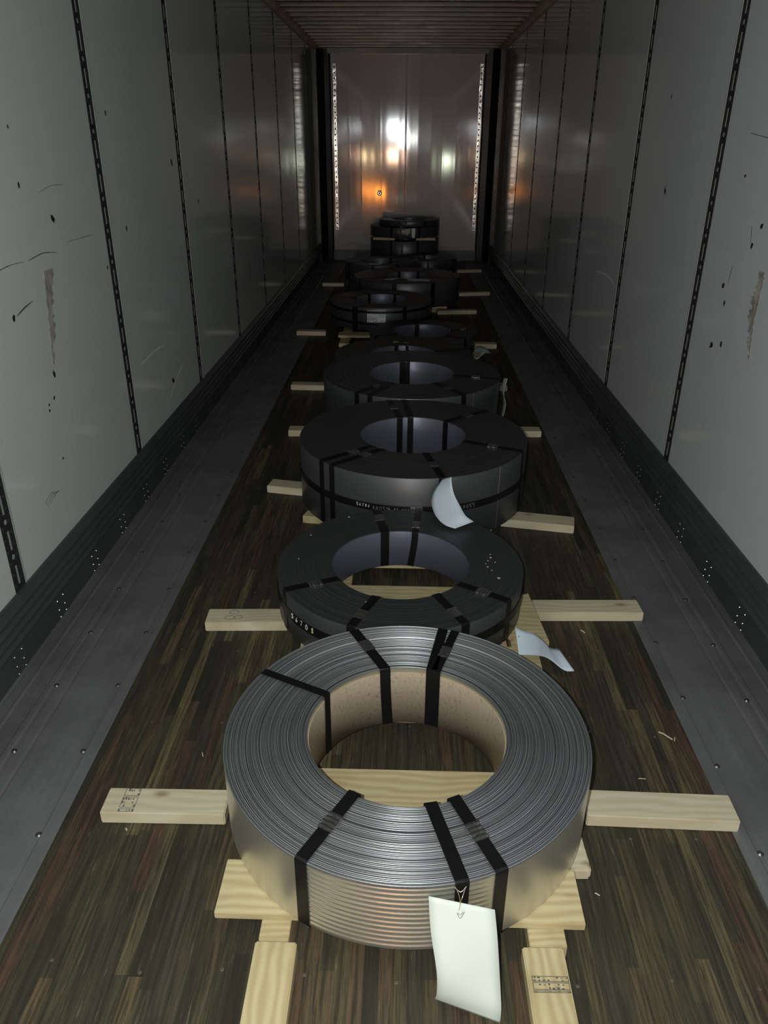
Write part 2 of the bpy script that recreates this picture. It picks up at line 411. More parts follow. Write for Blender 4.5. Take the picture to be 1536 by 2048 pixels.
def wall_line(parent, xw, s, pts, wdt, m, name='scratch'):
    bm = bmesh.new(); P = smooth_poly([(0, y, z) for y, z in pts], 5); A = []
    for i, p in enumerate(P):
        d = (P[min(i + 1, len(P) - 1)] - P[max(i - 1, 0)]).normalized(); n = Vector((0, -d.z, d.y))
        ww = wdt * (.3 + .7 * math.sin(PI * (i + .5) / len(P))) * random.uniform(.6, 1.2)
        A.append([bm.verts.new(Vector((xw + s * e, p.y, p.z)) + n * q * ww) for e, q in ((.0001, -.5), (.0005, -.5), (.0005, .5), (.0001, .5))])
    for a, b in zip(A, A[1:]):
        for k in range(3): bm.faces.new((a[k], a[k + 1], b[k + 1], b[k]))
    link(name, bm, m, parent)
wall_line(wallL, XL, 1, [(2.36, 1.205), (2.413, 1.219), (2.50, 1.226), (2.587, 1.223)], .003, MT['scratch'])
wall_line(wallL, XL, 1, [(2.62, 1.222), (2.74, 1.232), (2.858, 1.219)], .004, MT['scratch'])
wall_line(wallL, XL, 1, [(2.95, 1.245), (3.2, 1.245)], .002, MT['scratch'])
wall_line(wallL, XL, 1, [(2.789, 1.423), (2.9, 1.44), (3.007, 1.437)], .002, MT['scratch'])
for k in range(3): wall_line(wallL, XL, 1, [(2.40 + .01 * k, .428 - .009 * k), (2.46 + .01 * k, .445 - .010 * k), (2.52, .423 + .004 * k)], .0022, MT['scratch'])
wall_line(wallL, XL, 1, [(2.47, 1.07), (2.53, 1.085), (2.596, 1.095)], .006, MT['scratch'])
wall_line(wallL, XL, 1, [(3.55, .62), (3.8, .63), (3.95, .62)], .012, MT['scratch_light'])
wall_line(wallL, XL, 1, [(3.95, .34), (4.1, .40), (4.25, .44)], .012, MT['scratch_light'])
wall_line(wallR, XR, -1, [(5.208, .83), (5.0, .85), (4.80, .845), (4.666, .816)], .010, MT['scratch_light'])
wall_line(wallR, XR, -1, [(3.05, 1.17), (3.06, 1.10)], .005, MT['scratch'])
wall_line(wallR, XR, -1, [(2.95, 1.32), (2.93, 1.26)], .005, MT['scratch'])
wall_line(wallR, XR, -1, [(4.0, 1.42), (4.02, 1.34)], .005, MT['scratch'])
wall_line(wallR, XR, -1, [(3.12, 1.62), (2.9, 1.60), (2.8, 1.61)], .004, MT['scratch'])
def tape_patch(parent, xw, s, top, bot, wt, wb):
    bm = bmesh.new(); n = 26; rnd = random.Random(5); A = []; F = []
    for i in range(n + 1):
        u = i / n; y = top[0] + (bot[0] - top[0]) * u; z = top[1] + (bot[1] - top[1]) * u; w_ = wt + (wb - wt) * u
        a, b = y - w_ / 2 + rnd.uniform(-.003, .003), y + w_ / 2 + rnd.uniform(-.012, .006) * (1 + u)
        A.append((bm.verts.new((xw, a, z)), bm.verts.new((xw + s * .0008, a, z)), bm.verts.new((xw + s * .0008, max(b, a + .004), z)), bm.verts.new((xw, max(b, a + .004), z))))
    for a, b in zip(A, A[1:]):
        for k in range(3): bm.faces.new((a[k], a[k + 1], b[k + 1], b[k]))
    link('tape_residue', bm, MT['tape'], parent)
tape_patch(wallL, XL, 1, (2.755, 1.175), (2.67, .86), .075, .02)
tape_patch(wallR, XR, -1, (2.785, 1.185), (2.80, 1.03), .045, .06)
tape_patch(wallR, XR, -1, (2.80, 1.03), (2.75, .88), .055, .015)

# front bulkhead with shallow vertical pleats
bm = bmesh.new()
x0, x1, z0, z1 = -1.06, 1.03, .145, 2.645
bumps = [(-.81, .012, .016), (-.635, .010, .014), (-.38, .008, .02), (-.12, .006, .03), (.155, .007, .025), (.34, .006, .03), (.495, .010, .018), (.68, .009, .02), (.855, .007, .02), (-.5, -.004, .05), (.07, -.003, .03), (.42, -.004, .03)]
nx, nz = 300, 10
def off(x):
    d = sum(h * .018 * math.exp(-((x - c) / w_) ** 2) for c, h, w_ in bumps) + .00008 * math.sin(x * 17) + .00004 * math.sin(x * 41 + 1)
    if abs(x + .02) < .004: d -= .004
    return d
G = [[bm.verts.new((x0 + (x1 - x0) * i / nx, YB - .02 - off(x0 + (x1 - x0) * i / nx) + .0012 * math.sin(3.1 * j / nz * 2), z0 + (z1 - z0) * j / nz)) for j in range(nz + 1)] for i in range(nx + 1)]
for i in range(nx):
    for j in range(nz): f = bm.faces.new((G[i][j], G[i + 1][j], G[i + 1][j + 1], G[i][j + 1])); f.smooth = True
box(bm, XL - .05, XR + .05, YB, YB + .05, -.03, ZT, 1)
wallB = tag(link('wall_back', bm, [MT['back'], MT['corner']]), kind='structure')
bm = bmesh.new(); box(bm, XL, XR, YB - .035, YB, 0, .148); tag(link('baseboard_back', bm, MT['scuff']), kind='structure')
bm = bmesh.new(); box(bm, XL, XR, YB - .05, YB, 2.645, ZT); tag(link('trim_3', bm, MT['bow']), kind='structure')
for nm, xa, xb in (('trim_4', XL, -1.05), ('trim_5', 1.02, XR)):
    s = 1 if xa < 0 else -1; e = xa if s > 0 else xb; q = abs(xb - xa)
    prof = [(e, YB), (e, YB - .20), (e + s * .03, YB - .20), (e + s * .045, YB - .17), (e + s * .07, YB - .10), (e + s * .12, YB - .06), (e + s * (q - .02), YB - .045), (e + s * q, YB - .03), (e + s * q, YB)]
    bm = bmesh.new(); lo = [bm.verts.new((x, y, 0)) for x, y in prof]; hi = [bm.verts.new((x, y, 2.70)) for x, y in prof]
    for i in range(len(prof)): bm.faces.new((lo[i], lo[(i + 1) % len(prof)], hi[(i + 1) % len(prof)], hi[i]))
    bm.faces.new(lo); bm.faces.new(hi[::-1]); tag(link(nm, bm, MT['corner']), kind='structure')
def holed_strip(xc, wd):
    bm = bmesh.new(); box(bm, xc - wd / 2, xc + wd / 2, YB - .038, YB - .028, .43, 2.53)
    z = .45
    while z < 2.51:
        disc(bm, (xc, YB - .0382, z), (1, 0, 0), (0, 0, 1), .011, (0, -1, 0), .0006, 10, 1); z += .068
    link('perforated_strip', bm, [MT['galv'], MT['hole']], wallB)
holed_strip(-1.0, .042); holed_strip(.985, .042)
bm = bmesh.new(); disc(bm, (-.385, YB - .033, .925), (1, 0, 0), (0, 0, 1), .035, (0, -1, 0), .022, 16); link('round_plug', bm, MT['galv'], wallB)
bm = bmesh.new(); disc(bm, (-.385, YB - .056, .925), (1, 0, 0), (0, 0, 1), .012, (0, -1, 0), .002, 12); link('plug_hole', bm, MT['hole'], wallB)

# roof with transverse bows and side rails
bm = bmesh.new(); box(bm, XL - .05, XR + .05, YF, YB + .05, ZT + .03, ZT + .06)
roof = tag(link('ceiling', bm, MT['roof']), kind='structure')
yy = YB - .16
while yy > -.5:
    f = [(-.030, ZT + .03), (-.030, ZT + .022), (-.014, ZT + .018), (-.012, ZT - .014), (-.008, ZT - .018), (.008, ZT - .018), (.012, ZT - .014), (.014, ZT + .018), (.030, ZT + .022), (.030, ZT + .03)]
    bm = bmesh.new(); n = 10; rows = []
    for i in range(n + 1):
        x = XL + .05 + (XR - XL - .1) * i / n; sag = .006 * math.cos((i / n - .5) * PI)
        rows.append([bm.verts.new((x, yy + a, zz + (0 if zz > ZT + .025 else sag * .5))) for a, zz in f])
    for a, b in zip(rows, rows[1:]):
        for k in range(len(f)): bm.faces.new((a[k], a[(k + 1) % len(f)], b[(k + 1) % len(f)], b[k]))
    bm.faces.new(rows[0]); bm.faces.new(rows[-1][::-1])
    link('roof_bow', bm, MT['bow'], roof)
    yy -= .305
for nm, xw, s in (('trim_6', XL, 1), ('trim_7', XR, -1)):
    prof = [(xw, ZT + .03), (xw, ZT - .045), (xw + s * .012, ZT - .05), (xw + s * .03, ZT - .035), (xw + s * .06, ZT - .02), (xw + s * .065, ZT + .03)]
    bm = bmesh.new(); extrude_y(bm, prof, YF, YB - .01); tag(link(nm, bm, MT['rail']), kind='structure')

# ------------------------------------------------------------------ coils
D = math.radians
def strap_mesh(path, wd, thick=.0009, gap=.0012):
    """path: list of (x,y,z, nx,ny,nz). Ribbon with real thickness, offset off the steel."""
    bm = bmesh.new(); P = [Vector(p[:3]) for p in path]; N = [Vector(p[3:]).normalized() for p in path]; R = []
    for i in range(len(P)):
        d = (P[min(i + 1, len(P) - 1)] - P[max(i - 1, 0)]).normalized(); w_ = d.cross(N[i]).normalized() * wd / 2
        a = P[i] + N[i] * gap; b = P[i] + N[i] * (gap + thick)
        R.append([bm.verts.new(q) for q in (a - w_, a + w_, b + w_, b - w_)])
    for A, B in zip(R, R[1:]):
        for k in range(4): bm.faces.new((A[k], A[(k + 1) % 4], B[(k + 1) % 4], B[k]))
    bm.faces.new(R[0][::-1]); bm.faces.new(R[-1]); return bm
def radial_strap(parent, c, ain, aout, seal=None, wd=.030, kink=0.0):
    R, Ri, h = c['R'], c['Rb'], c['h']
    ai, ao = D(ain), D(aout); pt = lambda r, a: (r * math.cos(a), r * math.sin(a))
    path = []; ox, oy = pt(R, ao); ix, iy = pt(Ri, ai); on = (math.cos(ao), math.sin(ao)); inn = (-math.cos(ai), -math.sin(ai))
    for k in range(4): path.append((ox, oy, .003 + (h - .008) * k / 3, on[0], on[1], 0))
    path.append((ox - on[0] * .0005, oy - on[1] * .0005, h - .001, on[0], on[1], 1.0))
    for k in range(7):
        u = .02 + .96 * k / 6; x = ox + (ix - ox) * u; y = oy + (iy - oy) * u
        path.append((x, y, h + .001, 0, 0, 1))
    path.append((ix, iy, h, inn[0], inn[1], 1.0))
    for k in range(6):
        zz = h - .005 - (h - .008) * k / 5; a = ai + D(kink) * (k / 5) ** 1.5; q = pt(Ri, a)
        path.append((q[0], q[1], zz, -math.cos(a), -math.sin(a), 0))
    o = link('steel_strap', strap_mesh(path, wd), MT['strap'], parent)
    if seal is not None:
        dx, dy = ox - ix, oy - iy; L = math.hypot(dx, dy); dx /= L; dy /= L; r0 = L * seal
        bm = bmesh.new(); ln = .048
        rows = []
        for k in range(9):
            t_ = -ln / 2 + ln * k / 8; bx, by = ix + dx * (r0 + t_), iy + dy * (r0 + t_); zz = h + .0045 + (.0012 if k % 2 else 0); ww = wd / 2 + .003 - (.0025 if k in (2, 6) else 0)
            rows.append([bm.verts.new((bx - dy * q * ww, by + dx * q * ww, z_)) for q, z_ in ((-1, h + .0008), (-1, zz), (-.5, zz + .001), (.5, zz + .001), (1, zz), (1, h + .0008))])
        for a, b in zip(rows, rows[1:]):
            for k in range(6): bm.faces.new((a[k], a[(k + 1) % 6], b[(k + 1) % 6], b[k]))
        bm.faces.new(rows[0][::-1]); bm.faces.new(rows[-1])
        link('seal', bm, MT['seal'], o)
    return o
def hoop(parent, c, zc, wd=.030, seal=None, tilt=(0, 0)):
    R = c['R'] + .0035; bm = bmesh.new(); seg = 128; rings = []
    for k in range(seg):
        a = 2 * PI * k / seg; zz = zc + tilt[0] * math.cos(a) + tilt[1] * math.sin(a)
        rings.append([bm.verts.new((r * math.cos(a), r * math.sin(a), z_)) for r, z_ in ((R - .0012, zz - wd / 2), (R, zz - wd / 2), (R, zz + wd / 2), (R - .0012, zz + wd / 2))])
    for k in range(seg):
        A, B = rings[k], rings[(k + 1) % seg]
        for q in range(4): bm.faces.new((A[q], A[(q + 1) % 4], B[(q + 1) % 4], B[q]))
    o = link('hoop_strap', bm, MT['strap'], parent)
    if seal is not None:
        bm = bmesh.new(); rows = []
        for k in range(9):
            a = D(seal) + (k - 4) / 8 * .052 / R; rr = R + .004 + (.0015 if k % 2 else 0); hw = wd / 2 + .004
            rows.append([bm.verts.new((r * math.cos(a), r * math.sin(a), zc + z_)) for r, z_ in ((R, -hw), (rr, -hw), (rr + .001, 0), (rr, hw), (R, hw))])
        for a, b in zip(rows, rows[1:]):
            for k in range(5): bm.faces.new((a[k], a[(k + 1) % 5], b[(k + 1) % 5], b[k]))
        bm.faces.new(rows[0][::-1]); bm.faces.new(rows[-1]); link('seal', bm, MT['seal'], o)
    return o
GL = {
 '5': [[(.9, 1), (.15, 1), (.1, .58), (.6, .62), (.85, .35), (.6, .03), (.1, .05)]],
 'S': [[(.85, .85), (.5, 1), (.15, .8), (.3, .55), (.7, .42), (.8, .15), (.45, 0), (.1, .12)]],
 '6': [[(.75, .98), (.3, .65), (.12, .25), (.4, 0), (.75, .2), (.55, .45), (.2, .32)]],
 '7': [[(.1, .95), (.85, .95), (.45, .45), (.3, 0)]],
 '0': [[(.5, .85), (.18, .5), (.4, .1), (.75, .3), (.78, .7), (.5, .85)]],
 '8': [[(.8, .85), (.45, 1), (.2, .75), (.5, .52), (.8, .25), (.5, 0), (.18, .22), (.5, .52), (.85, .75), (.8, .85)]],
 'A': [[(.08, 0), (.5, 1), (.92, 0)], [(.25, .38), (.75, .38)]],
 'O': [[(.5, 1), (.12, .7), (.12, .3), (.5, 0), (.88, .3), (.88, .7), (.5, 1)]],
 '1': [[(.3, .75), (.55, 1), (.55, 0)]], '=': [[(.15, .65), (.85, .65)], [(.15, .3), (.85, .3)]], '.': [[(.45, .05), (.55, .0)]]}
def writing(parent, c, text, a0, zc, hgt, adv, m, stroke=.0016, name='handwriting', slope=0.0, rough_=.12):
    """letters drawn as raised pen strokes round the outer face; a0 in degrees, reading left to right"""
    R = c['R'] + .0038; bm = bmesh.new(); rnd = random.Random(len(text))
    for i, ch in enumerate(text):
        if ch == ' ': continue
        for st in GL[ch]:
            P = []
            for u, v in st:
                u += rnd.uniform(-rough_, rough_) * .4; v += rnd.uniform(-rough_, rough_) * .4
                s = (i * adv + u * hgt * .62); a = D(a0) + s / R
                P.append((R * math.cos(a), R * math.sin(a), zc + (v - .5) * hgt + slope * s))
            tube(bm, smooth_poly(P, 3), stroke, 5)
    link(name, bm, m, parent)

def coil(name, X, Y, R, Ri, zb, zt, label, bright=False, straps=(), hoops=(), group='banded steel coils laid flat along the trailer', seam=None, seg=192):
    root = empty(name, (X, Y, zb)); tag(root, label, 'steel coil', group)
    h = zt - zb; c = dict(R=R, Ri=Ri, Rb=Ri - (.0045 if bright else 0), h=h, root=root); rnd = random.Random(int(R * 1e4 + Y * 100))
    bm = bmesh.new()
    if bright:
        # every wrap of the strip stands at its own height, with shadow gaps
        prof = []; r = Ri; n = 50
        stp = (R - Ri) / n; zoff = 0
        for k in range(n):
            zz = h + rnd.uniform(-.0034, .0006) - (.004 if rnd.random() < .12 else 0)
            if k < 3: zz -= .002
            if k >= n - 1: zz = h
            prof += [(r + stp * .08, zz - .0018), (r + stp * .2, zz), (r + stp * .78, zz), (r + stp * .90, zz - .0018), (r + stp, h - .0075)]
            r += stp
        lathe(bm, prof, 256, 0, closed=False)
        zs_ = [h - .0045, h - .007] + [h - .007 - (h - .011) * k / 108 for k in range(1, 109)]
        wrap = [(R - .0002 if k == 0 else R, z_) for k, z_ in enumerate(zs_)] + [(R - .003, 0), (Ri + .001, 0)]
        n0 = len(bm.verts); lathe(bm, wrap, 256, 1, closed=False); bm.verts.ensure_lookup_table()
        for v in bm.verts[n0:]:
            if math.hypot(v.co.x, v.co.y) > R - .001 and .004 < v.co.z < h - .0046:
                a = math.degrees(math.atan2(v.co.y, v.co.x)); k_ = max(0, min(1, (a + 119.5) / 3)) * max(0, min(1, (-68.0 - a) / 5))
                d_ = .0021 * k_ * (math.cos(2 * PI * (h - v.co.z) / .0142) - 1) * .5
                q_ = (R + d_) / R; v.co.x *= q_; v.co.y *= q_
        lathe(bm, [(Ri + .001, 0), (Ri, .002), (Ri, h - .003)], 256, 1, closed=False)
    else:
        prof = []; n = 26; stp = (R - Ri) / n; r = Ri + .002
        for k in range(n):
            zz = h + rnd.uniform(-.0004, .0002)
            prof += [(r, zz), (r + stp * .85, zz)]; r += stp * .985
        lathe(bm, [(Ri, h - .003)] + prof + [(R - .0015, h), (R, h - .002)], seg, 0, closed=False)
        lathe(bm, [(R, h - .002), (R, h * .5), (R, .003), (R - .003, 0), (Ri + .003, 0)], seg, 1, closed=False)
        lathe(bm, [(Ri + .003, 0), (Ri, .003), (Ri, h - .003)], seg, 2, closed=False)
    bmesh.ops.remove_doubles(bm, verts=bm.verts[:], dist=1e-6)
    me = link('winding', bm, [MT['bright_face'], MT['bright_side'], MT['bright_side']] if bright else [MT['dark_face'], MT['dark_side'], MT['dark_bore']], root)
    for s in straps: radial_strap(root, c, s[0], s[1], s[2] if len(s) > 2 else None, s[3] if len(s) > 3 else .030, s[4] if len(s) > 4 else 0.0)
    for q in hoops: hoop(root, c, q[0] - zb, q[1], q[2] if len(q) > 2 else None)
    if seam:
        a = D(seam); bm = bmesh.new(); t_ = .0022 / R
        for (aa, rr) in ((a, R + .0022),):
            vs = [bm.verts.new((r_2 * math.cos(b), r_2 * math.sin(b), z_)) for z_ in (.002, h - .003) for b, r_2 in ((aa - t_, R), (aa, rr), (aa + t_ * 1.2, R))]
            bm.faces.new((vs[0], vs[1], vs[4], vs[3])); bm.faces.new((vs[1], vs[2], vs[5], vs[4])); bm.faces.new((vs[0], vs[3], vs[5], vs[2]))
        link('strip_end', bm, mat('bright_strip_end', (.35, .35, .34), .3, .9) if 'bright_strip_end' not in bpy.data.materials else bpy.data.materials['bright_strip_end'], root)
    return c

c1 = coil('steel_coil', .024, 1.495, .455, .25, .058, .255, 'bright silver steel coil nearest the camera with a brown core lining', True,
    [(104.3, 110.9, .57, .030, -2), (73.6, 75.9), (70.6, 71.1, .45, .026), (150.3, 151.7, None, .024), (-118.6, -118.6, .47), (-77.5, -75.8, None, .030), (-64.5, -64.8, .5)])
# brown board lining the bore
bm = bmesh.new(); rin = .2468; h1 = c1['h']
lathe(bm, [(.2496, .001), (rin, .001), (rin, h1 - .016)], 192, 0, closed=False)
lathe(bm, [(rin, h1 - .016), (.2496, h1 - .016), (.2496, .001)], 192, 1, closed=False)
tag(link('core_liner', bm, [MT['core'], MT['core_edge']], c1['root']), 'speckled brown core board')

c2 = coil('steel_coil', .0, 2.41, .441, .246, .060, .215, 'low dark coil right behind the bright silver one, five yellow-white digits on its band', False,
    [(104.4, 103.5, .62, .034), (76.5, 80.5, .30, .026, 4), (-149.7, -152.2, .44), (-108.1, -110.0, .62), (-60.5, -61.5, .64), (-35.4, -34.4, .51)], [(.145, .034)])
writing(c2['root'], c2, 'S67O', -144.5, .151 - .060, .019, .0275, MT['chalk'], .0010, slope=-.03)
writing(c2['root'], c2, '8', -130.2, .148 - .060, .019, .0275, MT['pen_yellow'], .0010)
c3 = coil('steel_coil', .05, 3.392, .53, .246, .055, .35, 'tall wide dark coil, third in the row, with a curled white tag and written band', False,
    [(105.0, 103.6, .54), (92.4, 94.9), (48.6, 43.4, .5), (-21.4, -23.3, .51), (-77.9, -77.2, .50), (-137.5, -138.1, .4), (-123.8, -130.8, .36)], [(.208, .032, -88.4)], seam=-46)
writing(c3['root'], c3, '56786', -116.5, .2105 - .055, .012, .0135, MT['chalk'], .0008)
writing(c3['root'], c3, 'AAO55', -108.6, .206 - .055, .017, .0155, MT['ghost'], .0009, name='printed_mark', rough_=.02)
writing(c3['root'], c3, '= 11.000', -101.0, .2085 - .055, .009, .0115, MT['chalk'], .0007)
writing(c3['root'], c3, 'AAO55', -68.5, .208 - .055, .017, .0155, MT['ghost'], .0009, name='printed_mark', rough_=.02)
c4 = coil('steel_coil', .05, 4.462, .524, .249, .055, .35, 'dark coil, fourth in the row, with a tag edge-on at its right side', False,
    [(103.3, 99.5, None, .034), (96.1, 92.9, None, .034), (-124.2, -125.2, .4), (-116.1, -115.9), (-59.1, -57.6, .5), (-13.6, -14.2, .5)], seam=-50)
c5 = coil('steel_coil', .0, 5.502, .505, .25, .055, .20, 'low dark coil, fifth in the row, two pinched straps on its far side', False,
    [(103, 98, .5, .03), (84, 90, .4, .024), (20, 20), (-35, -35), (-140, -140)])
c6 = coil('steel_coil', .155, 6.45, .445, .25, .045, .16, 'thin dark coil set to the right, in front of the coil wearing a printed label', False,
    [(100, 100, None, .04), (10, 10, .5), (-40, -40), (-150, -150)], seg=128)
c7 = coil('steel_coil', -.22, 7.36, .475, .25, .055, .255, 'dark coil set to the left with a printed white label on its side', False,
    [(-118, -118, None, .055), (-62, -62, None, .04), (60, 60), (120, 120), (170, 170)], [(.218, .022), (.118, .022)], seg=128)
c8 = coil('steel_coil', .02, 8.49, .565, .25, .055, .30, 'wide dark coil in the rear half with two blank cards lying on top', False,
    [(-103, -103, None, .05), (-62, -62, None, .05), (-20, -20), (-150, -150), (60, 60), (110, 110)], seg=128)
c9 = coil('steel_coil', -.30, 9.59, .42, .24, .055, .30, 'dark coil at the rear left, second row before the stack', False,
    [(-100, -100), (-60, -60, .5), (-150, -150), (60, 60)], seg=128)
c10 = coil('steel_coil', .285, 10.32, .375, .21, .055, .25, 'small dark coil at the rear right, just in front of the stack', False,
    [(-90, -90), (-30, -30), (100, 100)], seg=96)
c11 = coil('steel_coil', -.015, 11.24, .475, .25, .055, .385, 'bottom coil of the dark stack against the front bulkhead', False,
    [(-112, -112), (-68, -68), (-94, -94)], seg=128)
c12 = coil('steel_coil', -.015, 11.24, .475, .25, .425, .558, 'middle coil of the dark stack, above the light wooden boards', False,
    [(-96.5, -96.5, .5, .022), (-112, -112, None, .03), (-66, -66, None, .03)], seg=128)
c13 = coil('steel_coil', .045, 11.24, .415, .25, .566, .637, 'top coil of the dark stack, thinnest and shifted to the right', False,
    [(-96, -96, .3, .022), (-60, -60, None, .03)], seg=128)

# pale drips on top of the second coil
def drips(c, spots):
    bm = bmesh.new(); rnd = random.Random(3)
    for a, r, s in spots:
        a = D(a); disc(bm, (r * math.cos(a), r * math.sin(a), c['h'] + .0003), (1, 0, 0), (0, 1, 0), s, (0, 0, 1), .0008, 7)
    tag(link('paint_spot', bm, MT['smudge'], c['root']), kind='stuff')
drips(c2, [(0, .31, .003), (-4, .315, .004), (4, .32, .003), (-8, .33, .003), (8, .335, .005), (2, .345, .003), (-16, .36, .006), (12, .34, .003), (-112, .29, .004), (150, .40, .004), (120, .42, .005), (178, .37, .003)])

# ------------------------------------------------------------------ lumber
def board(name, x0, y0, x1, y1, depth, z0, z1, m, parent=None, bev=.002, side=1):
    """board whose near edge runs from (x0,y0) to (x1,y1); depth goes away from the camera"""
    L = math.hypot(x1 - x0, y1 - y0); a = math.atan2(y1 - y0, x1 - x0)
    bm = bmesh.new(); box(bm, 0, L, 0, depth, 0, z1 - z0, 0, bev)
    o = link(name, bm, m, parent)
    o.location = (x0, y0, z0); o.rotation_euler = (0, 0, a); return o
G1 = 'pine blocking pieces braced beside the coils'
def block(x0, y0, x1, y1, label, depth=.085, m='pine', z0=0.0, z1=.038, side=1):
    o = board('lumber_block', x0, y0, x1, y1, depth, z0, z1, MT[m], bev=.003)
    return tag(o, label, 'wood block', G1)
def stamp(o, x0, x1, y0, y1, z, seed, along='x'):
    """mill stamp: ruled frames with unreadable broken marks"""
    bm = bmesh.new(); rnd = random.Random(seed); t_ = .0012
    def bar(a, b, c_, d): box(bm, a, b, c_, d, z, z + .0004)
    cells = [(0, .12), (.17, .62), (.67, 1.0)]
    for a, b in cells:
        if along == 'x': A, B, C_, D_ = x0, x1, y0 + (y1 - y0) * a, y0 + (y1 - y0) * b
        else: A, B, C_, D_ = x0 + (x1 - x0) * a, x0 + (x1 - x0) * b, y0, y1
        bar(A, B, C_, C_ + t_); bar(A, B, D_ - t_, D_); bar(A, A + t_, C_, D_); bar(B - t_, B, C_, D_)
        nx_ = max(2, int((B - A) / .006)); ny_ = max(1, int((D_ - C_) / .009))
        for i in range(nx_):
            for j in range(ny_):
                if rnd.random() < .6:
                    px, py = A + (B - A) * (i + .2) / nx_, C_ + (D_ - C_) * (j + .2) / ny_
                    bar(px, px + (B - A) / nx_ * rnd.uniform(.2, .7), py, py + (D_ - C_) / ny_ * rnd.uniform(.3, .7))
    link('mill_stamp', bm, MT['ink'], o)

b = block(-.758, 1.402, -.437, 1.405, 'pine block with a dark mill stamp, left of the bright coil', .085); stamp(b, .045, .085, .004, .082, .0382, 3)
b = block(.49, 1.432, .876, 1.424, 'long pine block right of the bright coil, swirling grain on top', .09)
b = block(-.694, 2.262, -.40, 2.274, 'pine block left of the second coil with oval ink rings', .09)
bm = bmesh.new()
for cx_, cy_, rx, ry in ((.085, .030, .017, .012), (.115, .032, .015, .011), (.095, .066, .018, .010)):
    tube(bm, [(cx_ + rx * math.cos(k * PI / 8), cy_ + ry * math.sin(k * PI / 8), .0382) for k in range(17)], .0009, 4)
link('ink_ring', bm, MT['ink'], b)
b = block(.50, 2.367, .896, 2.380, 'pine block right of the second coil, reaching the metal floor plate', .09)
b = block(-.672, 3.470, -.485, 3.432, 'slanting pine block left of the third coil', .09)
b = block(.455, 3.137, .778, 3.074, 'slanting pine block right of the third coil, smudged top', .10)
b = block(-.679, 4.28, -.45, 4.285, 'short pine block poking out left, between the third and fourth coils', .085)
b = block(.56, 4.318, .829, 4.325, 'short pine block poking out right, between the third and fourth coils', .085)
b = block(-.794, 5.225, -.50, 5.215, 'pine block left of the fourth and fifth coils', .085)
b = block(.60, 5.268, .735, 5.258, 'small pine end showing right of the fourth coil behind the edge-on tag', .085)
b = block(.60, 6.508, .790, 6.492, 'reddish pine block end behind the curled tag, right side', .085)
b = block(-.975, 6.91, -.71, 6.909, 'long pine block left of the coil with the printed label', .085)
b = block(.338, 7.90, .74, 7.955, 'pine block right of the labelled coil, longest one on the far right', .085)
b = block(-1.001, 9.522, -.74, 9.54, 'pine block at the far left, touching the metal floor plate', .085)
b = block(.603, 8.943, .981, 9.027, 'pine block at the far right with a stub at its left end', .085)
b = block(.70, 10.68, 1.034, 10.753, 'dimmest pine block, at far right nearest the bulkhead', .085)

# longitudinal blocks butting against the near skid
def long_block(x0, x1, y0, y1, skew, label, st):
    bm = bmesh.new(); w_ = x1 - x0; L = y1 - y0
    box(bm, 0, L, -w_, 0, 0, .038, 0, .003); o = link('lumber_block', bm, MT['spruce']); o.location = (x0, y0, 0); o.rotation_euler = (0, 0, PI / 2 - skew)
    # local x runs away from the camera, local -y to the right
    if st: stamp(o, L - .098, L - .064, -w_ + .003, -.010, .0382, 8, 'y')
    tag(o, label, 'wood block', 'pine blocks running lengthwise in front of the nearest coil'); return o
long_block(-.297, -.207, .55, 1.068, .0, 'lengthwise pine block at the bottom left, unmarked, butting the near skid', False)
long_block(.281, .369, .55, 1.072, -.012, 'lengthwise pine block at the bottom right bearing a mill stamp', True)

def skid(name, label, X, Y, boards, runners, zr=.038, zb=.058):
    root = empty(name, (X, Y, 0)); tag(root, label, 'wooden skid', 'wooden skids under the coils')
    for r in runners:
        o = board('runner', r[0] - X, r[1] - Y, r[2] - X, r[1] - Y, r[3] - r[1], 0, zr - .0005, MT['spruce'], root, .002)
    for q in boards:
        board('cross_board', q[0] - X, q[1] - Y, q[2] - X, q[3] - Y, q[4], zr, zb - .0005, MT[q[5] if len(q) > 5 else 'spruce'], root, .0015)
    return root
skid('coil_skid', 'yellow pine skid with a wide front board under the bright silver coil', .02, 1.5,
     [(-.396, 1.117, .417, 1.113, .14), (-.39, 1.425, .42, 1.425, .13), (-.35, 1.762, .38, 1.762, .12)], [(-.291, 1.070, -.226, 1.92), (.292, 1.074, .372, 1.92)])
s2 = skid('coil_skid', 'skid with angled corner boards under the second coil', 0, 2.4,
     [(-.33, 2.0, .465, 2.0, .125), (-.36, 2.385, .36, 2.385, .118), (-.32, 2.668, .32, 2.668, .12)], [(-.275, 2.005, -.188, 2.84), (.30, 2.005, .37, 2.84)], .040, .0595)
bm = bmesh.new()
T = [(.429, 2.256), (.485, 2.467), (.512, 2.160), (.40, 2.150), (.36, 2.25)]
order = [(.36, 2.22), (.42, 2.15), (.512, 2.160), (.484, 2.467), (.40, 2.43)]
lo = [bm.verts.new((x, y - 2.4, .0382)) for x, y in order]; hi = [bm.verts.new((x, y - 2.4, .058)) for x, y in order]
for i in range(5): bm.faces.new((lo[i], lo[(i + 1) % 5], hi[(i + 1) % 5], hi[i]))
bm.faces.new(lo); bm.faces.new(hi[::-1]); link('corner_board', bm, MT['spruce'], s2)
bm = bmesh.new(); box(bm, .385, .435, 2.145 - 2.4, 2.45 - 2.4, 0, .038, 0, .002); link('runner', bm, MT['spruce'], s2)
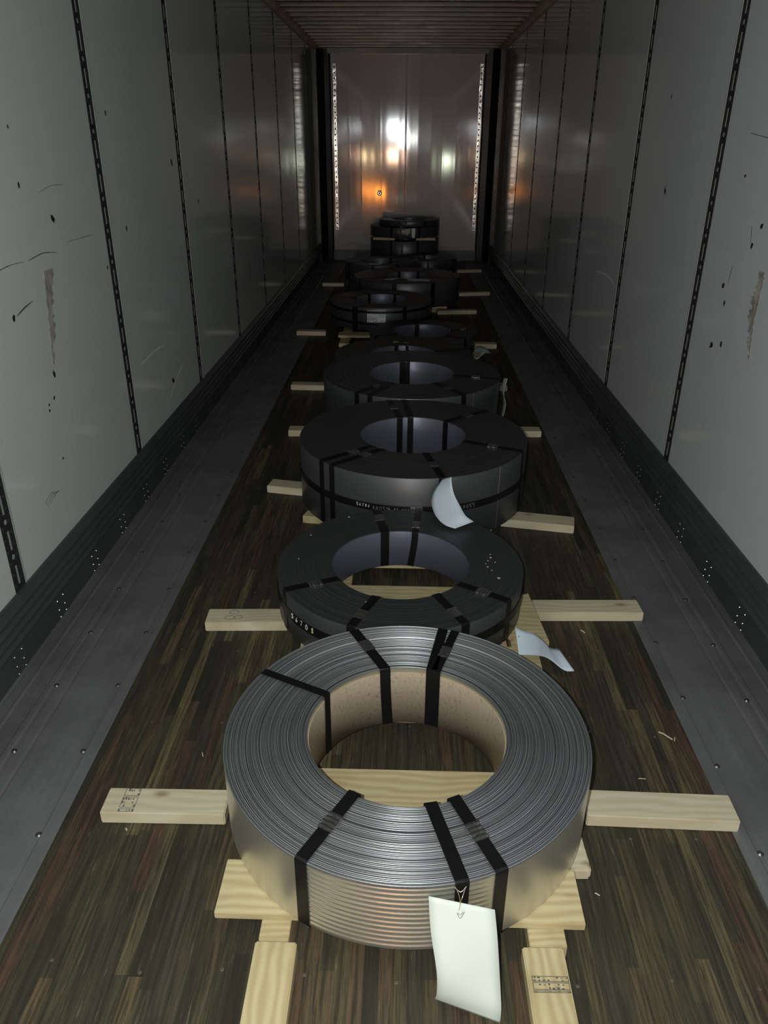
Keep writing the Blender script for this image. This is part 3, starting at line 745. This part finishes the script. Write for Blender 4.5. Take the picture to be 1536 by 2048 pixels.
skid('coil_skid', 'skid hidden under the tall third coil', .05, 3.39, [(-.36, 3.0, .40, 3.0, .12), (-.40, 3.35, .45, 3.35, .12), (-.34, 3.68, .38, 3.68, .12)], [(-.28, 2.95, -.2, 3.84), (.30, 2.95, .38, 3.84)], .034, .0545)
skid('coil_skid', 'skid hidden under the fourth coil in the row', .05, 4.44, [(-.36, 4.05, .40, 4.05, .12), (-.34, 4.72, .38, 4.72, .12)], [(-.28, 4.0, -.2, 4.88), (.30, 4.0, .38, 4.88)], .034, .0545)
skid('coil_skid', 'skid hidden under the low fifth coil', 0, 5.48, [(-.36, 5.1, .36, 5.1, .12), (-.34, 5.75, .34, 5.75, .12)], [(-.30, 5.05, -.22, 5.92), (.25, 5.05, .33, 5.92)], .034, .0545)
skid('coil_skid', 'skid under the thin coil on the right', .15, 6.45, [(-.15, 6.12, .45, 6.12, .1), (.0, 6.64, .42, 6.64, .1)], [(.02, 6.1, .10, 6.74), (.28, 6.1, .36, 6.74)], .026, .0445)
skid('coil_skid', 'skid poking out front left beneath the coil with a printed label', -.22, 7.36, [(-.578, 6.70, -.27, 6.70, .14), (-.55, 7.55, .12, 7.55, .12)], [(-.556, 6.486, -.473, 7.55), (.0, 7.05, .08, 7.80)], .034, .0545)
skid('coil_skid', 'skid under the wide coil topped with blank cards', .02, 8.49, [(-.40, 8.05, .44, 8.05, .12), (-.40, 8.8, .44, 8.8, .12)], [(-.30, 8.02, -.22, 9.02), (.28, 8.02, .36, 9.02)], .034, .0545)
skid('coil_skid', 'skid under the dark coil at the rear left', -.3, 9.59, [(-.58, 9.30, -.02, 9.30, .12), (-.58, 9.78, -.02, 9.78, .12)], [(-.52, 9.26, -.44, 9.95), (-.16, 9.26, -.08, 9.95)], .034, .0545)
skid('coil_skid', 'skid under the small coil at the rear right', .285, 10.32, [(.03, 10.05, .54, 10.05, .1), (.03, 10.5, .54, 10.5, .1)], [(.10, 10.03, .16, 10.62), (.42, 10.03, .48, 10.62)], .034, .0545)
skid('coil_skid', 'skid on the floor under the dark stack', 0, 11.24, [(-.38, 10.9, .36, 10.9, .12), (-.38, 11.45, .36, 11.45, .12)], [(-.28, 10.86, -.2, 11.62), (.2, 10.86, .28, 11.62)], .034, .0545)
for x0_, x1_, lb in ((-.44, -.15, 'light spacer board on the left between the bottom and middle coils of the stack'), (.14, .40, 'light spacer board on the right between the bottom and middle coils of the stack')):
    o = board('spacer_board', x0_, 10.80 + .10, x1_, 10.80 + .10, .66, .3895, .4215, MT['pine'], None, .002); tag(o, lb, 'wood board', 'spacer boards in the stack')
# small blocks by the coils
bm = bmesh.new(); P = [(-.452, 3.142), (-.355, 3.128), (-.43, 3.215)]
lo = [bm.verts.new((x + .4, y - 3.14, 0)) for x, y in P]; hi = [bm.verts.new((x * .98 + .4 - .008, y - 3.14 + (.0), .036)) for x, y in P]
for i in range(3): bm.faces.new((lo[i], lo[(i + 1) % 3], hi[(i + 1) % 3], hi[i]))
bm.faces.new(lo); bm.faces.new(hi[::-1]); o = link('wood_wedge', bm, MT['spruce']); o.location = (-.4, 3.14, 0)
tag(o, 'small pointed wood wedge at the left foot of the third coil', 'wood wedge')
bm = bmesh.new(); box(bm, 0, .055, 0, .13, 0, .036, 0, .006); o = link('wood_scrap', bm, MT['pine']); o.location = (.412, 1.268, 0); o.rotation_euler = (0, 0, .04)
tag(o, 'short pale wood end sticking out right below the bright coil', 'wood scrap')

# ------------------------------------------------------------------ paper tags
def paper(name, L, Q, m, label, cat='paper tag', group='white card tags wired to the coils'):
    c = Vector((0, 0, 0)); L = smooth_poly(L, 4); Q = smooth_poly(Q, 4)
    c = L[0].copy(); bm = bmesh.new(); slab(bm, [p - c for p in L], [p - c for p in Q])
    o = link(name, bm, m, None, True); o.location = c; tag(o, label, cat, group)
    for p in o.data.polygons: p.use_smooth = True
    return o
p1 = paper('paper_tag', [(.068, 1.030, .243), (.073, 1.0, .184), (.086, .962, .114), (.088, .955, .06), (.086, .966, .02)],
                        [(.199, 1.020, .222), (.205, .992, .132 + .04), (.212, .958, .09), (.215, .935, .045), (.214, .929, .010)], MT['paper'],
           'large blank white tag hanging in front of the bright silver coil')
bm = bmesh.new(); O = Vector((.068, 1.030, .243))
def w_(pts): tube(bm, smooth_poly([Vector(p) - O for p in pts], 4), .0007, 5)
w_([(.122, 1.034, .262), (.128, 1.026, .250), (.130, 1.020, .236), (.128, 1.016, .222)])
w_([(.140, 1.034, .264), (.134, 1.024, .250), (.131, 1.020, .236), (.135, 1.013, .222), (.131, 1.012, .214)])
w_([(.120, 1.036, .262), (.131, 1.031, .256), (.142, 1.036, .266)])
w_([(.130, 1.012, .216), (.124, 1.010, .222), (.131, 1.008, .210), (.138, 1.010, .226)])
link('tie_wire', bm, MT['wire'], p1)
bm = bmesh.new(); disc(bm, Vector((.1285, 1.0225, .217)) - O, (1, 0, 0), (0, 0, 1), .0022, (0, -1, 0), .0008, 8); link('punched_hole', bm, MT['hole'], p1)
p2 = paper('paper_tag', [(.377, 2.082, .170), (.404, 2.074, .160), (.445, 2.085, .140), (.483, 2.098, .100), (.505, 2.109, .070), (.542, 2.130, .050)],
                        [(.383, 1.999, .118), (.421, 2.010, .110), (.461, 2.034, .090), (.497, 2.057, .060), (.548, 2.053, .020), (.580, 2.051, .020)], MT['paper_b'],
           'wavy white tag lying out to the right of the second coil')
bm = bmesh.new(); disc(bm, (.010, -.028, -.020), (1, 0, 0), (0, .7, .7), .0025, (0, -.5, .8), .002, 8); link('punched_hole', bm, MT['hole'], p2)
p3 = paper('paper_tag', [(.166, 2.845, .358), (.133, 2.83, .311), (.123, 2.80, .271), (.140, 2.74, .242), (.174, 2.69, .228), (.213, 2.669, .224)],
                        [(.199, 2.80, .387), (.201, 2.78, .361), (.211, 2.76, .327), (.233, 2.73, .293), (.255, 2.70, .265), (.288, 2.70, .240)], MT['paper_b'],
           'curled white tag hanging off the tall third coil onto the low coil in front')
p4 = paper('paper_tag', [(.596, 4.45, .325), (.584, 4.40, .27), (.596, 4.38, .20), (.586, 4.37, .10)], [(.612, 4.39, .34), (.590, 4.335, .27), (.604, 4.32, .20), (.588, 4.32, .10)], MT['paper'],
           'narrow tag seen edge-on down the right side of the fourth coil')
p5 = paper('paper_tag', [(.500, 5.62, .140), (.530, 5.60, .135), (.560, 5.60, .150), (.590, 5.62, .185)], [(.560, 5.95, .150), (.600, 5.90, .165), (.640, 5.80, .165), (.660, 5.74, .150)], MT['paper'],
           'curled white and tan tag right of the low fifth coil')
bm = bmesh.new(); slab(bm, smooth_poly([(.0, .01, .002), (.03, .0, -.001), (.06, .0, .013)], 3), smooth_poly([(.03, .17, .008), (.055, .15, .012), (.085, .13, .02)], 3), .001); link('tan_card', bm, MT['tan'], p5)
def flat_card(name, pts, z, m, label, group='cards lying on the rear coils'):
    c = Vector((pts[0][0], pts[0][1], z)); bm = bmesh.new()
    lo = [bm.verts.new(Vector((x, y, z)) - c) for x, y in pts]; hi = [bm.verts.new(Vector((x, y, z + .002)) - c) for x, y in pts]
    for i in range(len(pts)): bm.faces.new((lo[i], lo[(i + 1) % len(pts)], hi[(i + 1) % len(pts)], hi[i]))
    bm.faces.new(lo); bm.faces.new(hi[::-1]); o = link(name, bm, m); o.location = c; return tag(o, label, 'card', group)
flat_card('paper_card', [(.026, 8.13), (.246, 8.085), (.273, 8.20), (.04, 8.235)], .3035, MT['label'], 'larger white card on top of the wide rear coil')
flat_card('paper_card', [(-.21, 8.16), (-.13, 8.14), (-.06, 8.24), (-.12, 8.26)], .3035, MT['label'], 'smaller grey card on top of the wide rear coil, left of the larger')
# printed label on the side of the coil set to the left
def side_label(c, a0, a1, z0, z1, m):
    R = c['R'] + .0012; n = 8; bm = bmesh.new(); G_ = []
    for k in range(n + 1):
        a = D(a0 + (a1 - a0) * k / n); G_.append([bm.verts.new((r * math.cos(a), r * math.sin(a), z)) for r, z in ((R - .001, z0), (R, z0), (R, z1), (R - .001, z1))])
    for a, b in zip(G_, G_[1:]):
        for k in range(4): bm.faces.new((a[k], a[(k + 1) % 4], b[(k + 1) % 4], b[k]))
    bm.faces.new(G_[0][::-1]); bm.faces.new(G_[-1]); o = link('printed_label', bm, m, c['root'])
    bm = bmesh.new(); rnd = random.Random(2); zz = z1 - .008
    while zz > z0 + .006:
        a = a0 + 1.0; big = (z1 - zz) > (z1 - z0) * .52
        while a < a1 - 1.0:
            wd = rnd.uniform(.6, 1.6)
            if rnd.random() < (.7 if not (big and a > (a0 + a1) / 2) else .15):
                hh = .007 if big else .003
                vs = [bm.verts.new((rr * math.cos(D(t_)), rr * math.sin(D(t_)), z_)) for z_ in (zz, zz - hh) for rr, t_ in ((R + .0004, a), (R + .0004, min(a + wd, a1 - .5)))]
                bm.faces.new((vs[0], vs[1], vs[3], vs[2]))
            a += wd + .5
        zz -= .014 if big else .008
    link('label_print', bm, MT['label_ink'], o)
side_label(c7, -103.5, -83.5, .060, .178, MT['label'])
# tag pair on the middle coil of the stack
tag_y = 11.24 - .478
paper('paper_tag', [(.075, tag_y, .555), (.078, tag_y - .006, .50), (.080, tag_y - .012, .44)], [(.125, tag_y + .003, .555), (.127, tag_y - .002, .50), (.118, tag_y - .008, .43)], MT['label'], 'grey-white tag on the stack at the bulkhead')
paper('paper_tag', [(-.03, tag_y - .004, .535), (.0, tag_y - .006, .50), (.022, tag_y - .01, .465)], [(.06, tag_y - .004, .555), (.055, tag_y - .006, .51), (.024, tag_y - .01, .464)], MT['tan'], 'triangular tan tag on the stack at the bulkhead')
flat_card('paper_card', [(.04, 9.96 + .03), (.16, 9.97 + .03), (.16, 10.06), (.05, 10.06)], .2535, MT['label'], 'dim card on the small coil at the rear right')
flat_card('paper_card', [(-.42, 9.24), (-.28, 9.22), (-.26, 9.29), (-.40, 9.31)], .3035, MT['label'], 'dim card on the rear left coil near its front edge')

# ------------------------------------------------------------------ litter on the floor
def splinter(x0, y0, x1, y1, r, label):
    bm = bmesh.new(); L = math.hypot(x1 - x0, y1 - y0)
    tube(bm, [(0, 0, r * .5), (L * .3, r * .3, r * .9), (L * .7, -r * .2, r * .8), (L, 0, r * .4)], r * .5, 5)
    o = link('wood_splinter', bm, MT['chipwood']); o.location = (x0, y0, 0.0); o.rotation_euler = (0, 0, math.atan2(y1 - y0, x1 - x0)); tag(o, label, 'wood splinter', 'splinters and chips on the floor')
splinter(.781, 1.789, .813, 1.758, .004, 'pale splinter on the floor right of the bright coil, the longest one')
splinter(.817, 1.752, .822, 1.768, .003, 'tiny chip beside the long splinter right of the bright coil')
splinter(.655, 2.312, .668, 2.298, .004, 'curled chip on the floor below the right block of the second coil')
splinter(.67, 1.60, .69, 1.60, .0022, 'hair-thin chip above the right block of the bright coil')
splinter(-.69, 1.386, -.684, 1.38, .003, 'tiny chip in front of the stamped left block')
splinter(.36, 1.245 - .2, .365, 1.035, .003, 'crumb beside the stamped lengthwise block')
splinter(-.56, 1.66, -.553, 1.645, .0025, 'tiny chip on the hardwood left of the bright coil')
splinter(.47, 1.235, .48, 1.23, .0025, 'crumb on the hardwood right of the near skid')
